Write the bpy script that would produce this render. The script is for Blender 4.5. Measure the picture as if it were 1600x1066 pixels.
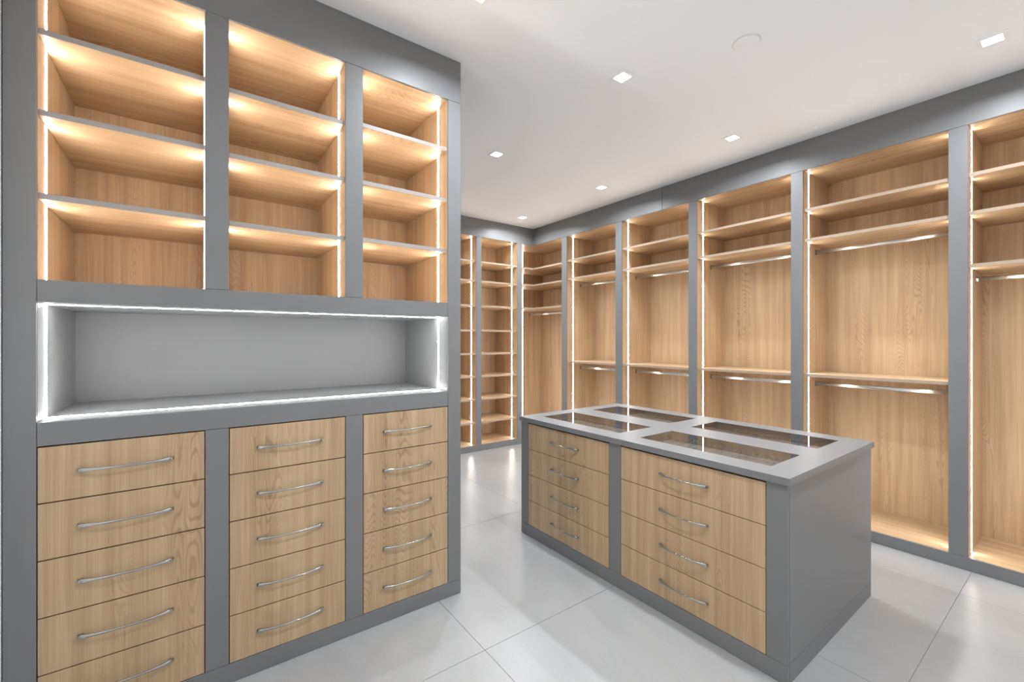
import bpy, bmesh, math
from mathutils import Vector

for o in list(bpy.data.objects):
    bpy.data.objects.remove(o, do_unlink=True)
scene = bpy.context.scene
COL = scene.collection

# ------------------------------------------------------------------ camera, world, exposure
FOCAL_PX = 678.0
cam_data = bpy.data.cameras.new('camera')
cam_data.sensor_fit = 'HORIZONTAL'
cam_data.sensor_width = 36.0
cam_data.lens = 36.0 * FOCAL_PX / 1600.0
cam_data.shift_y = -0.9 / 1600.0
cam_data.clip_start = 0.01
cam = bpy.data.objects.new('camera', cam_data)
cam.location = (0.0, 0.0, 1.452)
cam.rotation_euler = (math.radians(90), 0, -math.radians(36.243))
COL.objects.link(cam)
scene.camera = cam

world = bpy.data.worlds.new('world')
scene.world = world
world.use_nodes = True
world.node_tree.nodes['Background'].inputs[0].default_value = (0.8, 0.85, 0.9, 1)
world.node_tree.nodes['Background'].inputs[1].default_value = 0.3

scene.view_settings.view_transform = 'Standard'
scene.view_settings.look = 'None'
scene.view_settings.gamma = 1.0
scene.view_settings.use_curve_mapping = False
scene.view_settings.exposure = 0.55
scene.cycles.max_bounces = 9
scene.cycles.diffuse_bounces = 6
scene.cycles.adaptive_threshold = 0.02
scene.cycles.glossy_bounces = 4
scene.cycles.transparent_max_bounces = 12
scene.cycles.caustics_reflective = False
scene.cycles.caustics_refractive = False
scene.cycles.sample_clamp_indirect = 6.0

DOWNLIGHT_W = 11.5        # watts of every recessed ceiling lamp
STRIP_E = 47.0            # radiance of the warm strips in the wardrobe and shoe bays
STRIP_NEAR_E = 104.0       # the shelf cabinets over the drawers
NICHE_E = 102.0            # radiance of the white strips round the grey niche

# ------------------------------------------------------------------ materials
def new_mat(name):
    m = bpy.data.materials.new(name)
    m.use_nodes = True
    return m, m.node_tree.nodes, m.node_tree.links, m.node_tree.nodes['Principled BSDF']

def plain(name, col, rough=0.5, metal=0.0, spec=0.5, bump=None):
    m, N, L, b = new_mat(name)
    b.inputs['Base Color'].default_value = (*col, 1)
    b.inputs['Roughness'].default_value = rough
    b.inputs['Metallic'].default_value = metal
    b.inputs['Specular IOR Level'].default_value = spec
    if bump:
        g = N.new('ShaderNodeNewGeometry')
        n = N.new('ShaderNodeTexNoise')
        n.inputs['Scale'].default_value = bump[0]
        n.inputs['Detail'].default_value = 3
        L.new(g.outputs['Position'], n.inputs['Vector'])
        bp = N.new('ShaderNodeBump')
        bp.inputs['Strength'].default_value = bump[1]
        bp.inputs['Distance'].default_value = 0.001
        L.new(n.outputs['Fac'], bp.inputs['Height'])
        L.new(bp.outputs['Normal'], b.inputs['Normal'])
    return m

def emit(name, col, strength):
    m, N, L, b = new_mat(name)
    N.remove(b)
    e = N.new('ShaderNodeEmission')
    e.inputs[0].default_value = (*col, 1)
    e.inputs[1].default_value = strength
    L.new(e.outputs[0], N['Material Output'].inputs[0])
    return m

def wood(name, along, light=(0.540, 0.387, 0.240), dark=(0.262, 0.152, 0.072), rough=0.45):
    """oak laminate, grain along one world axis; contour lines of a stretched noise make the cathedrals"""
    m, N, L, b = new_mat(name)
    g = N.new('ShaderNodeNewGeometry')

    def mapped(k):
        mp = N.new('ShaderNodeMapping')
        s = [1.0, 1.0, 1.0]
        s['xyz'.index(along)] = k
        mp.inputs['Scale'].default_value = s
        L.new(g.outputs['Position'], mp.inputs['Vector'])
        return mp.outputs[0]

    def noise(vec, scale, detail=2.0, rgh=0.5, dist=0.0):
        n = N.new('ShaderNodeTexNoise')
        n.inputs['Scale'].default_value = scale
        n.inputs['Detail'].default_value = detail
        n.inputs['Roughness'].default_value = rgh
        n.inputs['Distortion'].default_value = dist
        L.new(vec, n.inputs['Vector'])
        return n.outputs['Fac']

    def math_(op, a, c=None, clamp=False):
        n = N.new('ShaderNodeMath')
        n.operation = op
        n.use_clamp = clamp
        for i, v in enumerate((a, c)):
            if v is None:
                continue
            if isinstance(v, (int, float)):
                n.inputs[i].default_value = v
            else:
                L.new(v, n.inputs[i])
        return n.outputs[0]

    def remap(v, a, c):
        n = N.new('ShaderNodeMapRange')
        n.inputs['From Min'].default_value = a
        n.inputs['From Max'].default_value = c
        L.new(v, n.inputs['Value'])
        return n.outputs[0]

    field = noise(mapped(0.13), 7.0, 1.0, 0.4, 0.1)
    wob = noise(mapped(0.5), 42, 1, 0.5)
    f2 = math_('ADD', field, math_('MULTIPLY', wob, 0.008))
    ring = math_('SINE', math_('MULTIPLY', f2, 400.0))
    ring01 = remap(ring, 0.1, 1.0)
    zone = remap(noise(mapped(0.12), 5.0, 0), 0.49, 0.70)        # where the figured grain shows
    streak = remap(noise(mapped(0.03), 20.0, 2, 0.6), 0.30, 0.72)
    fibre = remap(noise(mapped(0.016), 150.0, 2, 0.65), 0.32, 0.72)
    a = math_('MULTIPLY', math_('MULTIPLY', ring01, zone), 0.36)
    c = math_('MULTIPLY', streak, 0.46)
    d = math_('MULTIPLY', fibre, 0.30)
    fac = math_('SUBTRACT', math_('ADD', math_('ADD', a, c), d), 0.12, True)
    mix = N.new('ShaderNodeMix')
    mix.data_type = 'RGBA'
    mix.inputs['A'].default_value = (*light, 1)
    mix.inputs['B'].default_value = (*dark, 1)
    L.new(fac, mix.inputs['Factor'])
    L.new(mix.outputs['Result'], b.inputs['Base Color'])
    b.inputs['Roughness'].default_value = rough
    b.inputs['Specular IOR Level'].default_value = 0.35
    return m

def floor_mat():
    m, N, L, b = new_mat('pale_porcelain')
    g = N.new('ShaderNodeNewGeometry')
    mp = N.new('ShaderNodeMapping')
    mp.inputs['Scale'].default_value = (1, 0.35, 1)
    L.new(g.outputs['Position'], mp.inputs['Vector'])
    n = N.new('ShaderNodeTexNoise')
    n.inputs['Scale'].default_value = 2.2
    n.inputs['Detail'].default_value = 7
    n.inputs['Roughness'].default_value = 0.62
    n.inputs['Distortion'].default_value = 0.6
    L.new(mp.outputs[0], n.inputs['Vector'])
    r = N.new('ShaderNodeValToRGB')
    r.color_ramp.elements[0].position = 0.30
    r.color_ramp.elements[0].color = (0.32, 0.32, 0.32, 1)
    r.color_ramp.elements[1].position = 0.72
    r.color_ramp.elements[1].color = (0.40, 0.40, 0.40, 1)
    L.new(n.outputs['Fac'], r.inputs[0])
    sp = N.new('ShaderNodeTexNoise')
    sp.inputs['Scale'].default_value = 90
    sp.inputs['Detail'].default_value = 2
    L.new(g.outputs['Position'], sp.inputs['Vector'])
    mx = N.new('ShaderNodeMix')
    mx.data_type = 'RGBA'
    mx.blend_type = 'MULTIPLY'
    mx.inputs['Factor'].default_value = 0.10
    L.new(r.outputs[0], mx.inputs['A'])
    L.new(sp.outputs['Fac'], mx.inputs['B'])
    L.new(mx.outputs['Result'], b.inputs['Base Color'])
    b.inputs['Roughness'].default_value = 0.30
    b.inputs['Specular IOR Level'].default_value = 0.45
    return m

def glass_mat():
    m, N, L, b = new_mat('flush_display_glass')
    N.remove(b)
    fr = N.new('ShaderNodeFresnel')
    fr.inputs['IOR'].default_value = 1.65
    gm = N.new('ShaderNodeNewGeometry')        # the mirror image comes from the outer faces of the pane only
    iv = N.new('ShaderNodeMath')
    iv.operation = 'SUBTRACT'
    iv.inputs[0].default_value = 1.0
    L.new(gm.outputs['Backfacing'], iv.inputs[1])
    ml = N.new('ShaderNodeMath')
    ml.operation = 'MULTIPLY'
    L.new(fr.outputs[0], ml.inputs[0])
    L.new(iv.outputs[0], ml.inputs[1])
    tr = N.new('ShaderNodeBsdfTransparent')
    tr.inputs[0].default_value = (0.80, 0.80, 0.79, 1)
    gl = N.new('ShaderNodeBsdfGlossy')
    gl.inputs['Roughness'].default_value = 0.0
    mx = N.new('ShaderNodeMixShader')
    L.new(ml.outputs[0], mx.inputs[0])
    L.new(tr.outputs[0], mx.inputs[1])
    L.new(gl.outputs[0], mx.inputs[2])
    L.new(mx.outputs[0], N['Material Output'].inputs[0])
    return m

def linen_mat():
    m, N, L, b = new_mat('grey_linen')
    g = N.new('ShaderNodeNewGeometry')
    outs = []
    for sc in ((1, 0.04, 1), (0.04, 1, 1)):
        mp = N.new('ShaderNodeMapping')
        mp.inputs['Scale'].default_value = sc
        L.new(g.outputs['Position'], mp.inputs['Vector'])
        n = N.new('ShaderNodeTexNoise')
        n.inputs['Scale'].default_value = 60
        n.inputs['Detail'].default_value = 3
        L.new(mp.outputs[0], n.inputs['Vector'])
        outs.append(n.outputs['Fac'])
    ad = N.new('ShaderNodeMath')
    ad.operation = 'ADD'
    L.new(outs[0], ad.inputs[0])
    L.new(outs[1], ad.inputs[1])
    r = N.new('ShaderNodeMapRange')
    r.inputs['From Min'].default_value = 0.75
    r.inputs['From Max'].default_value = 1.25
    L.new(ad.outputs[0], r.inputs['Value'])
    mx = N.new('ShaderNodeMix')
    mx.data_type = 'RGBA'
    mx.inputs['A'].default_value = (0.08, 0.078, 0.076, 1)
    mx.inputs['B'].default_value = (0.40, 0.395, 0.39, 1)
    L.new(r.outputs[0], mx.inputs['Factor'])
    L.new(mx.outputs['Result'], b.inputs['Base Color'])
    b.inputs['Roughness'].default_value = 0.8
    return m

M = {}
M['grey'] = plain('grey_satin_lacquer', (0.184, 0.186, 0.190), 0.42, spec=0.4)
M['carcass'] = plain('dark_cabinet_interior', (0.022, 0.015, 0.011), 0.8)
M['edge'] = plain('grey_edge_band', (0.34, 0.31, 0.29), 0.4, spec=0.5)
M['edge_warm'] = plain('beige_edge_band', (0.40, 0.305, 0.225), 0.45, spec=0.35)
M['chrome'] = plain('polished_nickel', (0.50, 0.485, 0.46), 0.16, metal=1.0)
M['rod'] = plain('chrome_tube', (0.66, 0.66, 0.66), 0.33, metal=1.0)
M['white'] = plain('white_wall_paint', (0.86, 0.875, 0.89), 0.7, spec=0.3)
M['ceiling'] = plain('white_ceiling_paint', (0.885, 0.915, 0.955), 0.85, spec=0.2)
M['trim'] = plain('white_lamp_trim', (0.86, 0.88, 0.90), 0.5)
M['grout'] = plain('grey_grout', (0.31, 0.308, 0.305), 0.9)
M['tile'] = floor_mat()
M['wz'] = wood('oak_vertical_grain', 'z')
M['wx'] = wood('oak_grain_across_short_wall', 'x')
M['wy'] = wood('oak_grain_across_long_wall', 'y')
M['led'] = emit('warm_white_strip', (1.0, 0.955, 0.89), STRIP_E)
M['led_near'] = emit('warm_white_strip_near', (1.0, 0.945, 0.86), STRIP_NEAR_E)
M['led_white'] = emit('neutral_white_strip', (1.0, 0.985, 0.96), NICHE_E)
M['lens'] = emit('lamp_lens', (1.0, 0.99, 0.98), 14.0)
M['glass'] = glass_mat()
M['linen'] = linen_mat()

# ------------------------------------------------------------------ helpers
def link(name, me, parent=None):
    o = bpy.data.objects.new(name, me)
    COL.objects.link(o)
    if parent is not None:
        o.parent = parent
    return o

def origin(parent):
    v = Vector((0, 0, 0))
    while parent is not None:
        v += parent.location
        parent = parent.parent
    return v

def box(name, a, b, mat, parent=None, bevel=0.0):
    """axis-aligned board between world corners a and b"""
    of = origin(parent)
    x0, y0, z0 = (min(a[i], b[i]) - of[i] for i in range(3))
    x1, y1, z1 = (max(a[i], b[i]) - of[i] for i in range(3))
    bm = bmesh.new()
    vs = [bm.verts.new(p) for p in ((x0, y0, z0), (x1, y0, z0), (x1, y1, z0), (x0, y1, z0),
                                    (x0, y0, z1), (x1, y0, z1), (x1, y1, z1), (x0, y1, z1))]
    for f in ((3, 2, 1, 0), (4, 5, 6, 7), (0, 1, 5, 4), (1, 2, 6, 5), (2, 3, 7, 6), (3, 0, 4, 7)):
        bm.faces.new([vs[i] for i in f])
    if bevel:
        bmesh.ops.bevel(bm, geom=list(bm.edges), offset=bevel, segments=1, affect='EDGES')
    me = bpy.data.meshes.new(name)
    bm.to_mesh(me)
    bm.free()
    me.materials.append(mat)
    return link(name, me, parent)

def boxes(name, lst, mat, parent=None):
    """several boards that make one part (a carcass, a tray)"""
    of = origin(parent)
    verts, faces = [], []
    for a, b in lst:
        k = len(verts)
        x0, y0, z0 = (min(a[i], b[i]) - of[i] for i in range(3))
        x1, y1, z1 = (max(a[i], b[i]) - of[i] for i in range(3))
        verts += [(x0, y0, z0), (x1, y0, z0), (x1, y1, z0), (x0, y1, z0), (x0, y0, z1), (x1, y0, z1), (x1, y1, z1), (x0, y1, z1)]
        faces += [[k + i for i in f] for f in ((3, 2, 1, 0), (4, 5, 6, 7), (0, 1, 5, 4), (1, 2, 6, 5), (2, 3, 7, 6), (3, 0, 4, 7))]
    me = bpy.data.meshes.new(name)
    me.from_pydata(verts, [], faces)
    me.update()
    me.materials.append(mat)
    return link(name, me, parent)

def prism(name, poly, z0, z1, mat, parent=None):
    of = origin(parent)
    bm = bmesh.new()
    vs = [bm.verts.new((x - of.x, y - of.y, z0 - of.z)) for x, y in poly]
    f = bm.faces.new(vs)
    r = bmesh.ops.extrude_face_region(bm, geom=[f])
    for v in r['geom']:
        if isinstance(v, bmesh.types.BMVert):
            v.co.z += z1 - z0
    bmesh.ops.recalc_face_normals(bm, faces=bm.faces)
    me = bpy.data.meshes.new(name)
    bm.to_mesh(me)
    bm.free()
    me.materials.append(mat)
    return link(name, me, parent)

def thing(name, label, cat, loc, group=None):
    o = link(name, None)
    o.empty_display_size = 0.1
    o.location = loc
    o['label'] = label
    o['category'] = cat
    if group:
        o['group'] = group
    return o

def structure(o):
    o['kind'] = 'structure'
    return o

# ------------------------------------------------------------------ measures (metres)
H = 3.05
YL = 2.1875                 # face of the drawer and shelf unit
XR = 3.931                  # face of the long wardrobe wall
YB = 4.845                  # face of the shoe shelves
TF = 0.012                  # thickness of the grey facing
Z_PL, Z_OP = 0.082, 2.812   # plinth top, top of the openings
G = 0.0008                  # half a joint between grey boards

# ------------------------------------------------------------------ the room
fl = structure(box('floor', (-0.75, -1.45, -0.08), (4.75, 5.7, -0.0035), M['grout']))
gx = [-0.62, -0.12, 1.10, 2.32, 3.54, 4.60]
gy = [-1.40, -0.73, 0.49, 1.715, 2.935, 4.155, 5.375, 5.55]
for i in range(len(gx) - 1):
    for j in range(len(gy) - 1):
        q = 0.0011
        box('tile', (gx[i] + q, gy[j] + q, -0.0035), (gx[i + 1] - q, gy[j + 1] - q, 0.0), M['tile'], fl)
structure(box('ceiling', (-0.75, -1.45, H), (4.75, 5.7, H + 0.1), M['ceiling']))
structure(box('wall_left', (-0.66, -1.40, 0), (-0.522, 5.62, H), M['white']))
structure(box('wall_right', (4.50, -1.40, 0), (4.62, 5.62, H), M['white']))
structure(box('wall_back', (-0.522, 5.46, 0), (4.50, 5.62, H), M['white']))
structure(box('wall_front', (-0.522, -1.40, 0), (4.50, -1.28, H), M['white']))
wm = structure(box('wall_middle', (-0.522, 2.850, 0), (1.236, 2.96, H), M['white']))
structure(box('trim_1', (XR, -1.28, 0), (4.50, -0.420, H), M['white']))          # wall return past the wardrobes

# ------------------------------------------------------------------ handles
def handle_mesh(axis):
    """bow pull: flat feet, a bar that swells at the ends and thins in the middle; projects along -Y (axis x) or -X (axis y)"""
    n, Lh = 22, 0.137
    bm = bmesh.new()
    rings = []
    for i in range(n + 1):
        t = -1 + 2 * i / n
        s = t * Lh
        a = abs(t)
        out = 0.007 + 0.021 * (1 - a ** 2.6)
        hh = 0.0038 + 0.0052 * (a ** 3)         # half height
        th = 0.0030 + 0.0022 * (a ** 3)           # half thickness
        if i in (0, n):
            out, hh, th = 0.0005, 0.0060, 0.0005
        dd = 0.021 * 2.6 * (a ** 1.6) * (-1 if t > 0 else 1) / Lh
        if i in (0, n):
            dd *= 1.0
        nx, ny = -dd / math.hypot(1, dd), 1 / math.hypot(1, dd)
        ring = []
        for k in range(10):
            an = 2 * math.pi * k / 10
            c, z = math.cos(an), math.sin(an)
            c = math.copysign(abs(c) ** 0.55, c)
            z = math.copysign(abs(z) ** 0.55, z)
            px, py = s + nx * th * c, out + ny * th * c
            if py < 0.0003:
                py = 0.0003
            ring.append(bm.verts.new((px, -py, z * hh) if axis == 'x' else (-py, px, z * hh)))
        rings.append(ring)
    for i in range(n):
        for k in range(10):
            bm.faces.new((rings[i][k], rings[i][(k + 1) % 10], rings[i + 1][(k + 1) % 10], rings[i + 1][k]))
    bm.faces.new(rings[0])
    bm.faces.new(rings[-1])
    # the two feet that stand on the drawer
    for e in (-1, 1):
        cx = e * (Lh - 0.010)
        r = bmesh.ops.create_cube(bm, size=1.0)
        for v in r['verts']:
            p = (v.co.x * 0.014 + cx, -(v.co.y * 0.0125 + 0.00655), v.co.z * 0.0105)
            v.co = p if axis == 'x' else (p[1], p[0], p[2])
    bmesh.ops.recalc_face_normals(bm, faces=bm.faces)
    me = bpy.data.meshes.new('handle')
    bm.to_mesh(me)
    bm.free()
    for p in me.polygons:
        p.use_smooth = len(p.vertices) == 4 and p.index < n * 10
    me.materials.append(M['chrome'])
    return me

HANDLE_X = handle_mesh('x')
HANDLE_Y = handle_mesh('y')

def put_handle(drawer, pos, mesh):
    h = link('handle', mesh, drawer)
    h.location = Vector(pos) - origin(drawer)
    return h

# ------------------------------------------------------------------ shelf with edge band, strips
def shelf(parent, x0, x1, y0, y1, ztop, front, thick=0.020, name='shelf'):
    """front: '-y' or '-x', the side that carries the edge band; grain runs along the front"""
    eb = 0.0015
    if front == '-y':
        s = box(name, (x0, y0 + eb, ztop - thick), (x1, y1, ztop), M['wx'], parent)
        box('edge_band', (x0, y0, ztop - thick), (x1, y0 + eb, ztop), M['edge'] if thick < .021 else M['edge_warm'], s)
    else:
        s = box(name, (x0 + eb, y0, ztop - thick), (x1, y1, ztop), M['wy'], parent)
        box('edge_band', (x0, y0, ztop - thick), (x0 + eb, y1, ztop), M['edge_warm'], s)
    return s

# ------------------------------------------------------------------ the drawer and shelf unit on the near wall
XS = [(-0.440, 0.037), (0.120, 0.597), (0.682, 1.156)]      # the three columns
Y0, Y1 = YL + TF, 2.800
SHZ = [(2.546, 2.262, 1.969), (2.530, 2.252, 1.962), (2.546, 2.258, 1.970)]
WHICH = ['leftmost', 'middle', 'rightmost']
for c, (x0, x1) in enumerate(XS):
    side = ['leftmost of three', 'middle of three', 'rightmost of three'][c]
    # drawers
    t = thing('drawer_cabinet', f'light oak cabinet of five drawers with bow handles, {side}', 'drawer cabinet',
              ((x0 + x1) / 2, YL, 0), 'oak drawer cabinets under the grey niche')
    boxes('carcass', [((x0, 2.212, Z_PL + .001), (x0 + .012, Y1, 1.081)), ((x1 - .012, 2.212, Z_PL + .001), (x1, Y1, 1.081)),
                      ((x0 + .012, 2.212, Z_PL + .001), (x1 - .012, Y1, Z_PL + .004)), ((x0 + .012, 2.212, 1.077), (x1 - .012, Y1, 1.081)),
                      ((x0 + .012, Y1 - .01, Z_PL + .004), (x1 - .012, Y1, 1.077))], M['carcass'], t)
    for k in range(5):
        zb, zt = 0.082 + 0.2 * k, 0.282 + 0.2 * k
        d = box('drawer', (x0 + .0025, YL, zb + .0023), (x1 - .0025, YL + .020, zt - .0023 - (0.002 if k == 4 else 0)), M['wz'], t, 0.0006)
        put_handle(d, ((x0 + x1) / 2, YL, (zb + zt) / 2 + .003), HANDLE_X)
    # shelves
    t = thing('shelf_cabinet', f'open oak shelf cabinet with three shelves and lit edges, {side}', 'shelf cabinet',
              ((x0 + x1) / 2, YL, 1.665), 'open oak shelf cabinets above the grey niche')
    zb, zt = 1.665, Z_OP
    box('side_panel', (x0 - .018, Y0, zb), (x0, Y1, zt + .018), M['wz'], t)
    box('side_panel', (x1, Y0, zb), (x1 + .018, Y1, zt + .018), M['wz'], t)
    box('back_panel', (x0, Y1 - .016, zb), (x1, Y1, zt), M['wz'], t)
    box('top_panel', (x0, Y0, zt), (x1, Y1, zt + .018), M['wx'], t)
    box('bottom_panel', (x0, Y0, zb - .018), (x1, Y1, zb), M['wx'], t)
    for z in SHZ[c]:
        shelf(t, x0 + .0015, x1 - .0015, YL + .015, Y1 - .017, z, '-y')
    for x, s in ((x0, 1), (x1, -1)):
        box('led_strip', (x, 2.304, zb + .0005), (x + s * .0012, 2.314, zt - .0005), M['led_near'], t)

# grey niche between drawers and shelves
xa, xb = XS[0][0], XS[2][1]
t = thing('display_niche', 'long grey lacquered niche with a white light line round its opening', 'niche', ((xa + xb) / 2, YL, 1.166))
zb, zt = 1.166, 1.585
box('side_panel', (xa - .016, Y0, zb), (xa, Y1, zt), M['grey'], t)
box('side_panel', (xb, Y0, zb), (xb + .016, Y1, zt), M['grey'], t)
box('back_panel', (xa, Y1, zb), (xb, Y1 + .016, zt), M['grey'], t)
box('top_panel', (xa - .016, Y0, zt), (xb + .016, Y1 + .016, zt + .016), M['grey'], t)
box('bottom_panel', (xa - .016, Y0, zb - .016), (xb + .016, Y1 + .016, zb), M['grey'], t)
ly0, ly1 = 2.305, 2.313
for x, s in ((xa, 1), (xb, -1)):
    box('led_strip', (x, ly0, zb + .002), (x + s * .0012, ly1, zt - .002), M['led_white'], t)
for z, s in ((zb, 1), (zt, -1)):
    box('led_strip', (xa + .002, ly0, z), (xb - .002, ly1, z + s * .0012), M['led_white'], t)

# grey facing of the unit
XE = 1.238
t = thing('cabinet_frame', 'grey lacquered frame round the drawers, niche and shelves on the near wall', 'cabinet frame', (0.36, YL, 0))
def fb(name, x0, x1, z0, z1):
    return box(name, (x0 + G, YL, z0 + G), (x1 - G, YL + TF, z1 - G), M['grey'], t, 0.0006)
fb('stile', -0.520, XS[0][0], 0.0, H)
fb('plinth', XS[0][0], XE, 0.0, Z_PL)
fb('header_panel', XS[0][0], XE, Z_OP, H)
fb('stile', XS[2][1], XE, Z_PL, Z_OP)
fb('rail', xa, xb, 1.082, 1.166)
fb('rail', xa, xb, 1.585, 1.665)
for x0, x1 in ((XS[0][1], XS[1][0]), (XS[1][1], XS[2][0])):
    fb('stile', x0, x1, Z_PL, 1.082)
    fb('stile', x0, x1, 1.665, Z_OP)
box('end_panel', (XE - .018, YL + TF + .0005, 0.0), (XE, 2.848, H - .001), M['grey'], wm)

# ------------------------------------------------------------------ the long wardrobe wall
BAYS = [(4.250, 5.250), (3.340, 4.152), (2.422, 3.247), (1.512, 2.334), (0.595, 1.424), (-0.325, 0.505)]
XB = 4.475
X0 = XR + TF
LX0, LX1 = 4.039, 4.049
ROD_X = 4.185
LABELS = ['lit oak corner wardrobe bay with three shelves and one high rail',
          'narrow-looking lit oak wardrobe bay next to the corner bay, two rails',
          'lit oak wardrobe bay with two rails, third from the corner, under the frame seam',
          'lit oak wardrobe bay with two rails behind the middle of the island',
          'widest lit oak wardrobe bay with two rails, behind the island end',
          'lit oak wardrobe bay with a single high rail, cut by the right edge']

def rod_mesh(length, name):
    """oval tube along Y, 30 mm tall and 15 mm thick"""
    bm = bmesh.new()
    ends = []
    for y in (0.0, length):
        ring = []
        for k in range(20):
            an = 2 * math.pi * k / 20
            zz = 0.0075 if math.sin(an) >= 0 else -0.0075
            ring.append(bm.verts.new((0.0075 * math.cos(an), y, 0.0075 * math.sin(an) + zz * (1 if abs(math.sin(an)) > 1e-6 else 0))))
        ends.append(ring)
    for k in range(20):
        bm.faces.new((ends[0][k], ends[0][(k + 1) % 20], ends[1][(k + 1) % 20], ends[1][k]))
    bm.faces.new(ends[0])
    bm.faces.new(ends[1])
    bmesh.ops.recalc_face_normals(bm, faces=bm.faces)
    me = bpy.data.meshes.new(name)
    bm.to_mesh(me)
    bm.free()
    for p in me.polygons:
        p.use_smooth = len(p.vertices) == 4
    me.materials.append(M['rod'])
    return me

def bracket(parent, y, s, z):
    """rod support: oval plate on the side panel with a cup that takes the tube"""
    of = origin(parent)
    bm = bmesh.new()
    def oval(y0, y1, rx, rz, n=18):
        ra, rb = [], []
        for k in range(n):
            an = 2 * math.pi * k / n
            p = (ROD_X + rx * math.cos(an), z + rz * math.sin(an))
            ra.append(bm.verts.new((p[0] - of.x, y0 - of.y, p[1] - of.z)))
            rb.append(bm.verts.new((p[0] - of.x, y1 - of.y, p[1] - of.z)))
        for k in range(n):
            bm.faces.new((ra[k], ra[(k + 1) % n], rb[(k + 1) % n], rb[k]))
        bm.faces.new(ra)
        bm.faces.new(rb)
    oval(y + s * .0002, y + s * .003, .0125, .024)
    oval(y + s * .003, y + s * .014, .0100, .0185)
    bmesh.ops.recalc_face_normals(bm, faces=bm.faces)
    me = bpy.data.meshes.new('bracket')
    bm.to_mesh(me)
    bm.free()
    me.materials.append(M['chrome'])
    return link('bracket', me, parent)

def add_rod(t, y0, y1, z):
    r = link('hanging_rod', rod_mesh(y1 - y0 - .008, 'hanging_rod'), t)
    r.location = Vector((ROD_X, y0 + .004, z)) - origin(t)
    bracket(r, y0, 1, z)
    bracket(r, y1, -1, z)

for i, (y0, y1) in enumerate(BAYS):
    t = thing('wardrobe_bay', LABELS[i], 'wardrobe bay', (XR, (y0 + y1) / 2, 0), 'wardrobe bays along the long wall')
    zb, zt = Z_PL, Z_OP
    box('side_panel', (X0, y0 - .018, zb), (XB, y0, zt), M['wz'], t)
    box('side_panel', (X0, y1, zb), (XB, y1 + .018, zt), M['wz'], t)
    box('back_panel', (XB - .016, y0, zb), (XB, y1, zt), M['wz'], t)
    if i == 0:
        xc, yc = 3.742, YB + TF
        poly = lambda e: [(X0 + e, y0 + .001), (XB - .017, y0 + .001), (XB - .017, y1 - .001), (xc, y1 - .001), (xc, yc + e), (X0 + e, yc + e)]
        box('side_panel', (xc - .018, yc, zb), (xc - .001, y1, zt), M['wz'], t)
        prism('deck', poly(0), 0.062, zb, M['wy'], t)
        prism('top_panel', poly(0), zt, zt + .018, M['wy'], t)
        for z in (2.492, 2.256, 1.922):
            s = prism('shelf', poly(.0045), z - .022, z, M['wy'], t)
            box('edge_band', (X0 + .003, y0 + .001, z - .022), (X0 + .0045, yc + .0045, z), M['edge_warm'], s)
            box('edge_band', (xc, yc + .003, z - .022), (X0 + .0045, yc + .0045, z), M['edge_warm'], s)
        add_rod(t, y0, y1, 1.846)
    else:
        box('deck', (X0, y0, zb - .020), (XB, y1, zb), M['wy'], t)
        box('top_panel', (X0, y0 - .018, zt), (XB, y1 + .018, zt + .018), M['wy'], t)
        for z in ((2.508, 2.266, 1.934) if i == 5 else (2.506, 2.264, 1.184)):
            shelf(t, XR + .015, XB - .017, y0 + .0015, y1 - .0015, z, '-x', 0.022)
        for z in ((1.856,) if i == 5 else (2.186, 1.092)):
            add_rod(t, y0, y1, z)
    for y, s in ((y0, 1), (y1, -1)):
        box('led_strip', (LX0, y, zb + .0005), (LX1, y + s * .0012, zt - .0005), M['led'], t)

t = thing('cabinet_frame', 'grey lacquered frame of uprights and header along the wardrobe bays', 'cabinet frame', (XR, 2.0, 0))
def rb(name, y0, y1, z0, z1):
    return box(name, (XR, y0 + G, z0 + G), (XR + TF, y1 - G, z1 - G), M['grey'], t, 0.0006)
for y0, y1 in ((4.152, 4.250), (3.247, 3.340), (2.334, 2.422), (1.424, 1.512), (0.505, 0.595), (-0.415, -0.325)):
    rb('stile', y0, y1, Z_PL, Z_OP)
rb('plinth', -0.415, YB, 0.0, Z_PL)
rb('header_panel', -0.415, 2.7195, Z_OP, H)
rb('header_panel', 2.7205, YB, Z_OP, H)

# ------------------------------------------------------------------ shoe shelves on the short far wall
SB = [(2.385, 2.975), (3.054, 3.645)]
YBK = 5.40
for i, (x0, x1) in enumerate(SB):
    t = thing('shoe_shelf_bay', ['narrow slice of a lit oak shelf bay half hidden behind the near unit',
                                 'lit oak bay of eight shoe shelves beside the room corner'][i], 'shelf bay',
              ((x0 + x1) / 2, YB, 0), 'shoe shelf bays on the far wall')
    zb, zt = Z_PL, Z_OP
    ya = YB + TF
    box('side_panel', (x0 - .018, ya, zb), (x0, YBK, zt), M['wz'], t)
    box('side_panel', (x1, ya, zb), (x1 + .018, YBK, zt), M['wz'], t)
    box('back_panel', (x0, YBK - .016, zb), (x1, YBK, zt), M['wz'], t)
    box('deck', (x0, ya, zb - .020), (x1, YBK, zb), M['wx'], t)
    box('top_panel', (x0 - .018, ya, zt), (x1 + .018, YBK, zt + .018), M['wx'], t)
    for z in (2.500, 2.244, 1.919, 1.594, 1.284, 0.984, 0.684, 0.380):
        shelf(t, x0 + .0015, x1 - .0015, YB + .015, YBK - .017, z, '-y', 0.022)
    for x, s in ((x0, 1), (x1, -1)):
        box('led_strip', (x, YB + .125, zb + .0005), (x + s * .0012, YB + .135, zt - .0005), M['led'], t)
t = thing('cabinet_frame', 'grey lacquered frame round the shoe shelves on the far wall', 'cabinet frame', (3.0, YB, 0))
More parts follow.
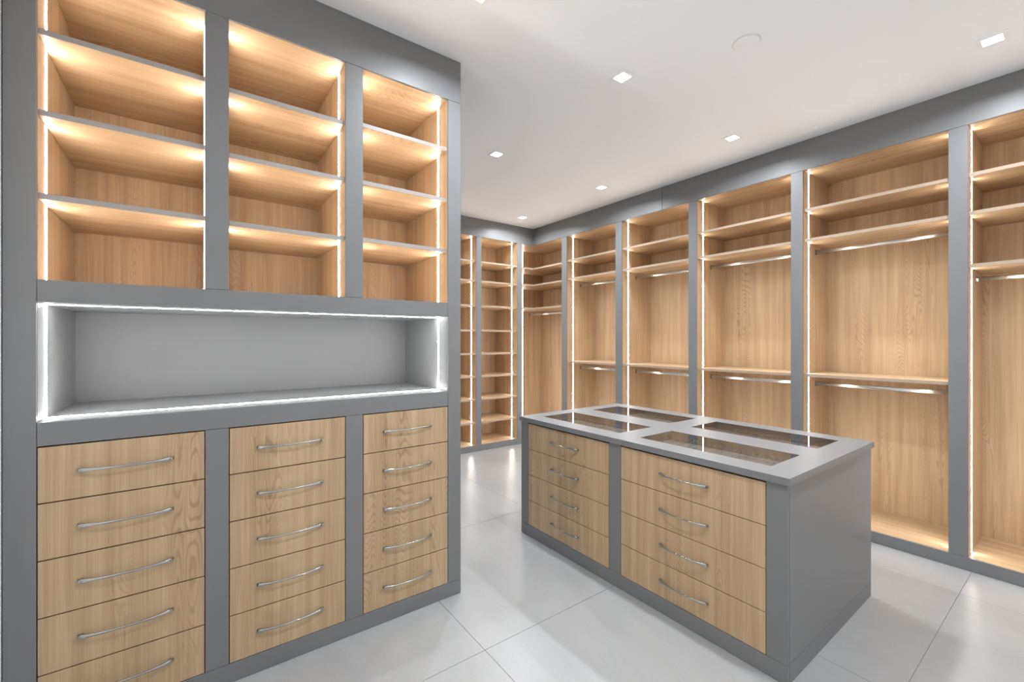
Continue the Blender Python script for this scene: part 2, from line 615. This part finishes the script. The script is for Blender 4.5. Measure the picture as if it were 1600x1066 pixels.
def bb(name, x0, x1, z0, z1):
    return box(name, (x0 + G, YB, z0 + G), (x1 - G, YB + TF, z1 - G), M['grey'], t, 0.0006)
for x0, x1 in ((3.645, 3.720), (2.975, 3.054), (2.305, 2.385)):
    bb('stile', x0, x1, Z_PL, Z_OP)
bb('plinth', 2.305, XR, 0.0, Z_PL)
bb('header_panel', 2.305, XR, Z_OP, H)
bb('filler_panel', 1.20, 2.305, 0.0, H)

# ------------------------------------------------------------------ island
XF, XK, YN, YF, ZT, TT, OV = 2.005, 3.105, 0.783, 2.615, 0.877, 0.032, 0.012
t = thing('island_cabinet', 'grey island with eight oak drawers standing on the pale floor', 'island', ((XF + XK) / 2, (YN + YF) / 2, 0))
ZS = ZT - TT
YC = [(1.752, 2.530), (0.868, 1.664)]
def ib(name, y0, y1, z0, z1):
    return box(name, (XF, y0 + G, z0 + G), (XF + .018, y1 - G, z1 - G), M['grey'], t, 0.0006)
ib('stile', YC[0][1], YF, .084, ZS)
ib('stile', YC[1][1], YC[0][0], .084, ZS)
ib('stile', YN, YC[1][0], .084, ZS)
ib('plinth', YN, YF, 0.0, .084)
box('end_panel', (XF + .0188, YN, .0845), (XK, YN + .018, ZS - G), M['grey'], t, 0.0006)
box('end_panel', (XF + .0188, YF - .018, .0845), (XK, YF, ZS - G), M['grey'], t, 0.0006)
box('plinth', (XF + .0188, YN, 0.0), (XK, YN + .018, .0832), M['grey'], t, 0.0006)
box('plinth', (XF + .0188, YF - .018, 0.0), (XK, YF, .0832), M['grey'], t, 0.0006)
box('back_panel', (XK - .018, YN + .0185, 0.0), (XK, YF - .0185, ZS - G), M['grey'], t, 0.0006)
boxes('carcass', [((XF + .021, YN + .0185, .02), (XF + .025, YF - .0185, .78)),
                  ((XF + .025, 1.70, .02), (XK - .02, 1.712, .78))], M['carcass'], t)
zs = [0.080, 0.268, 0.457, 0.646, 0.835]
for (y0, y1) in YC:
    for k in range(4):
        d = box('drawer', (XF, y0 + .0022, zs[k] + .0018 + (.004 if k == 0 else 0)), (XF + .0195, y1 - .0022, zs[k + 1] - .0018), M['wz'], t, 0.0006)
        put_handle(d, (XF, (y0 + y1) / 2, (zs[k] + zs[k + 1]) / 2 + .003), HANDLE_Y)

# worktop: grey slab with four flush panes
PX = [(2.130, 2.452), (2.668, 2.985)]
PY = [(0.900, 1.625), (1.779, 2.508)]
t = thing('island_worktop', 'grey island worktop with four long glass display panes', 'worktop', ((XF + XK) / 2, (YN + YF) / 2, ZS))
def slab_with_holes():
    of = origin(t)
    xs = [XF - OV, PX[0][0], PX[0][1], PX[1][0], PX[1][1], XK + OV]
    ys = [YN - OV, PY[0][0], PY[0][1], PY[1][0], PY[1][1], YF + OV]
    bm = bmesh.new()
    V = {}
    for i, x in enumerate(xs):
        for j, y in enumerate(ys):
            for k, z in enumerate((ZS, ZT)):
                V[i, j, k] = bm.verts.new((x - of.x, y - of.y, z - of.z))
    solid = lambda i, j: 0 <= i < 5 and 0 <= j < 5 and not (i in (1, 3) and j in (1, 3))
    for i in range(5):
        for j in range(5):
            if not solid(i, j):
                continue
            bm.faces.new([V[i, j, 1], V[i + 1, j, 1], V[i + 1, j + 1, 1], V[i, j + 1, 1]])
            bm.faces.new([V[i, j, 0], V[i, j + 1, 0], V[i + 1, j + 1, 0], V[i + 1, j, 0]])
            for (a, b, di, dj) in (((0, 0), (1, 0), 0, -1), ((1, 0), (1, 1), 1, 0), ((1, 1), (0, 1), 0, 1), ((0, 1), (0, 0), -1, 0)):
                if not solid(i + di, j + dj):
                    bm.faces.new([V[i + a[0], j + a[1], 0], V[i + b[0], j + b[1], 0], V[i + b[0], j + b[1], 1], V[i + a[0], j + a[1], 1]])
    bmesh.ops.recalc_face_normals(bm, faces=bm.faces)
    me = bpy.data.meshes.new('slab')
    bm.to_mesh(me)
    bm.free()
    me.materials.append(M['grey'])
    return link('slab', me, t)
slab_with_holes()
for (x0, x1) in PX:
    for (y0, y1) in PY:
        box('glass_pane', (x0 + .001, y0 + .001, ZT - .0075), (x1 - .001, y1 - .001, ZT - .0015), M['glass'], t)
        zf = ZT - .058
        w = .003
        boxes('display_tray', [((x0, y0, zf), (x1, y1, zf + w)), ((x0 - w, y0 - w, zf), (x0, y1 + w, ZS - .0005)), ((x1, y0 - w, zf), (x1 + w, y1 + w, ZS - .0005)),
                               ((x0, y0 - w, zf), (x1, y0, ZS - .0005)), ((x0, y1, zf), (x1, y1 + w, ZS - .0005))], M['linen'], t)

# ------------------------------------------------------------------ ceiling lamps and cover plate
DL = [((1.060, 1.700), 'square ceiling downlight cut by the top edge of the photo'),
      ((2.097, 1.727), 'square ceiling downlight above the island front, alone in the mid ceiling'),
      ((3.424, 0.350), 'square ceiling downlight at the upper right, nearest the cut wardrobe bay'),
      ((2.095, 3.080), 'square ceiling downlight nearest the free end of the near unit'),
      ((3.424, 1.733), 'square ceiling downlight in front of the wardrobe bays behind the island'),
      ((3.434, 3.101), 'square ceiling downlight second from the far corner along the wardrobes'),
      ((3.442, 4.470), 'square ceiling downlight tucked into the far corner of the room'),
      ((2.097, 0.350), 'square ceiling downlight added unseen for room light, before the island end'),  # lamps from here down are unseen, added on the grid for room light
      ((1.060, 0.350), 'square ceiling downlight added unseen for room light, above the camera'),
      ((2.095, 4.470), 'square ceiling downlight added unseen for room light, behind the near unit')]
for (x, y), lab in DL:
    t = thing('ceiling_downlight', lab, 'downlight', (x, y, H), 'square downlights in the white ceiling')
    a, w, z0 = 0.038, 0.060, H - .003
    boxes('trim_ring', [((x - w, y - w, z0), (x + w, y - a, H)), ((x - w, y + a, z0), (x + w, y + w, H)),
                        ((x - w, y - a, z0), (x - a, y + a, H)), ((x + a, y - a, z0), (x + w, y + a, H))], M['trim'], t)
    box('lens', (x - a, y - a, H - .0015), (x + a, y + a, H - .0002), M['lens'], t)
    ld = bpy.data.lights.new('downlight_lamp', 'AREA')
    ld.shape = 'SQUARE'
    ld.size = 0.07
    ld.energy = DOWNLIGHT_W
    ld.color = (0.89, 0.95, 1.0)
    ld.spread = math.radians(158)
    lo = bpy.data.objects.new('downlight_lamp', ld)
    COL.objects.link(lo)
    lo.parent = t
    lo.location = (0, 0, -0.0045)

def disc(name, c, r, z0, z1, mat, parent, n=40):
    of = origin(parent)
    bm = bmesh.new()
    ra = [bm.verts.new((c[0] + r * math.cos(2 * math.pi * k / n) - of.x, c[1] + r * math.sin(2 * math.pi * k / n) - of.y, z0 - of.z)) for k in range(n)]
    rb_ = [bm.verts.new((v.co.x, v.co.y, z1 - of.z)) for v in ra]
    for k in range(n):
        bm.faces.new((ra[k], ra[(k + 1) % n], rb_[(k + 1) % n], rb_[k]))
    bm.faces.new(ra)
    bm.faces.new(rb_)
    bmesh.ops.recalc_face_normals(bm, faces=bm.faces)
    me = bpy.data.meshes.new(name)
    bm.to_mesh(me)
    bm.free()
    me.materials.append(mat)
    return link(name, me, parent)
c = (2.388, 1.133)
t = thing('ceiling_cover_plate', 'round white cover plate flush in the ceiling above the island', 'cover plate', (c[0], c[1], H))
disc('rim', c, 0.070, H - .002, H, plain('off_white_rim', (0.74, 0.745, 0.75), 0.5), t)
disc('plate', c, 0.063, H - .007, H - .002, M['ceiling'], t)
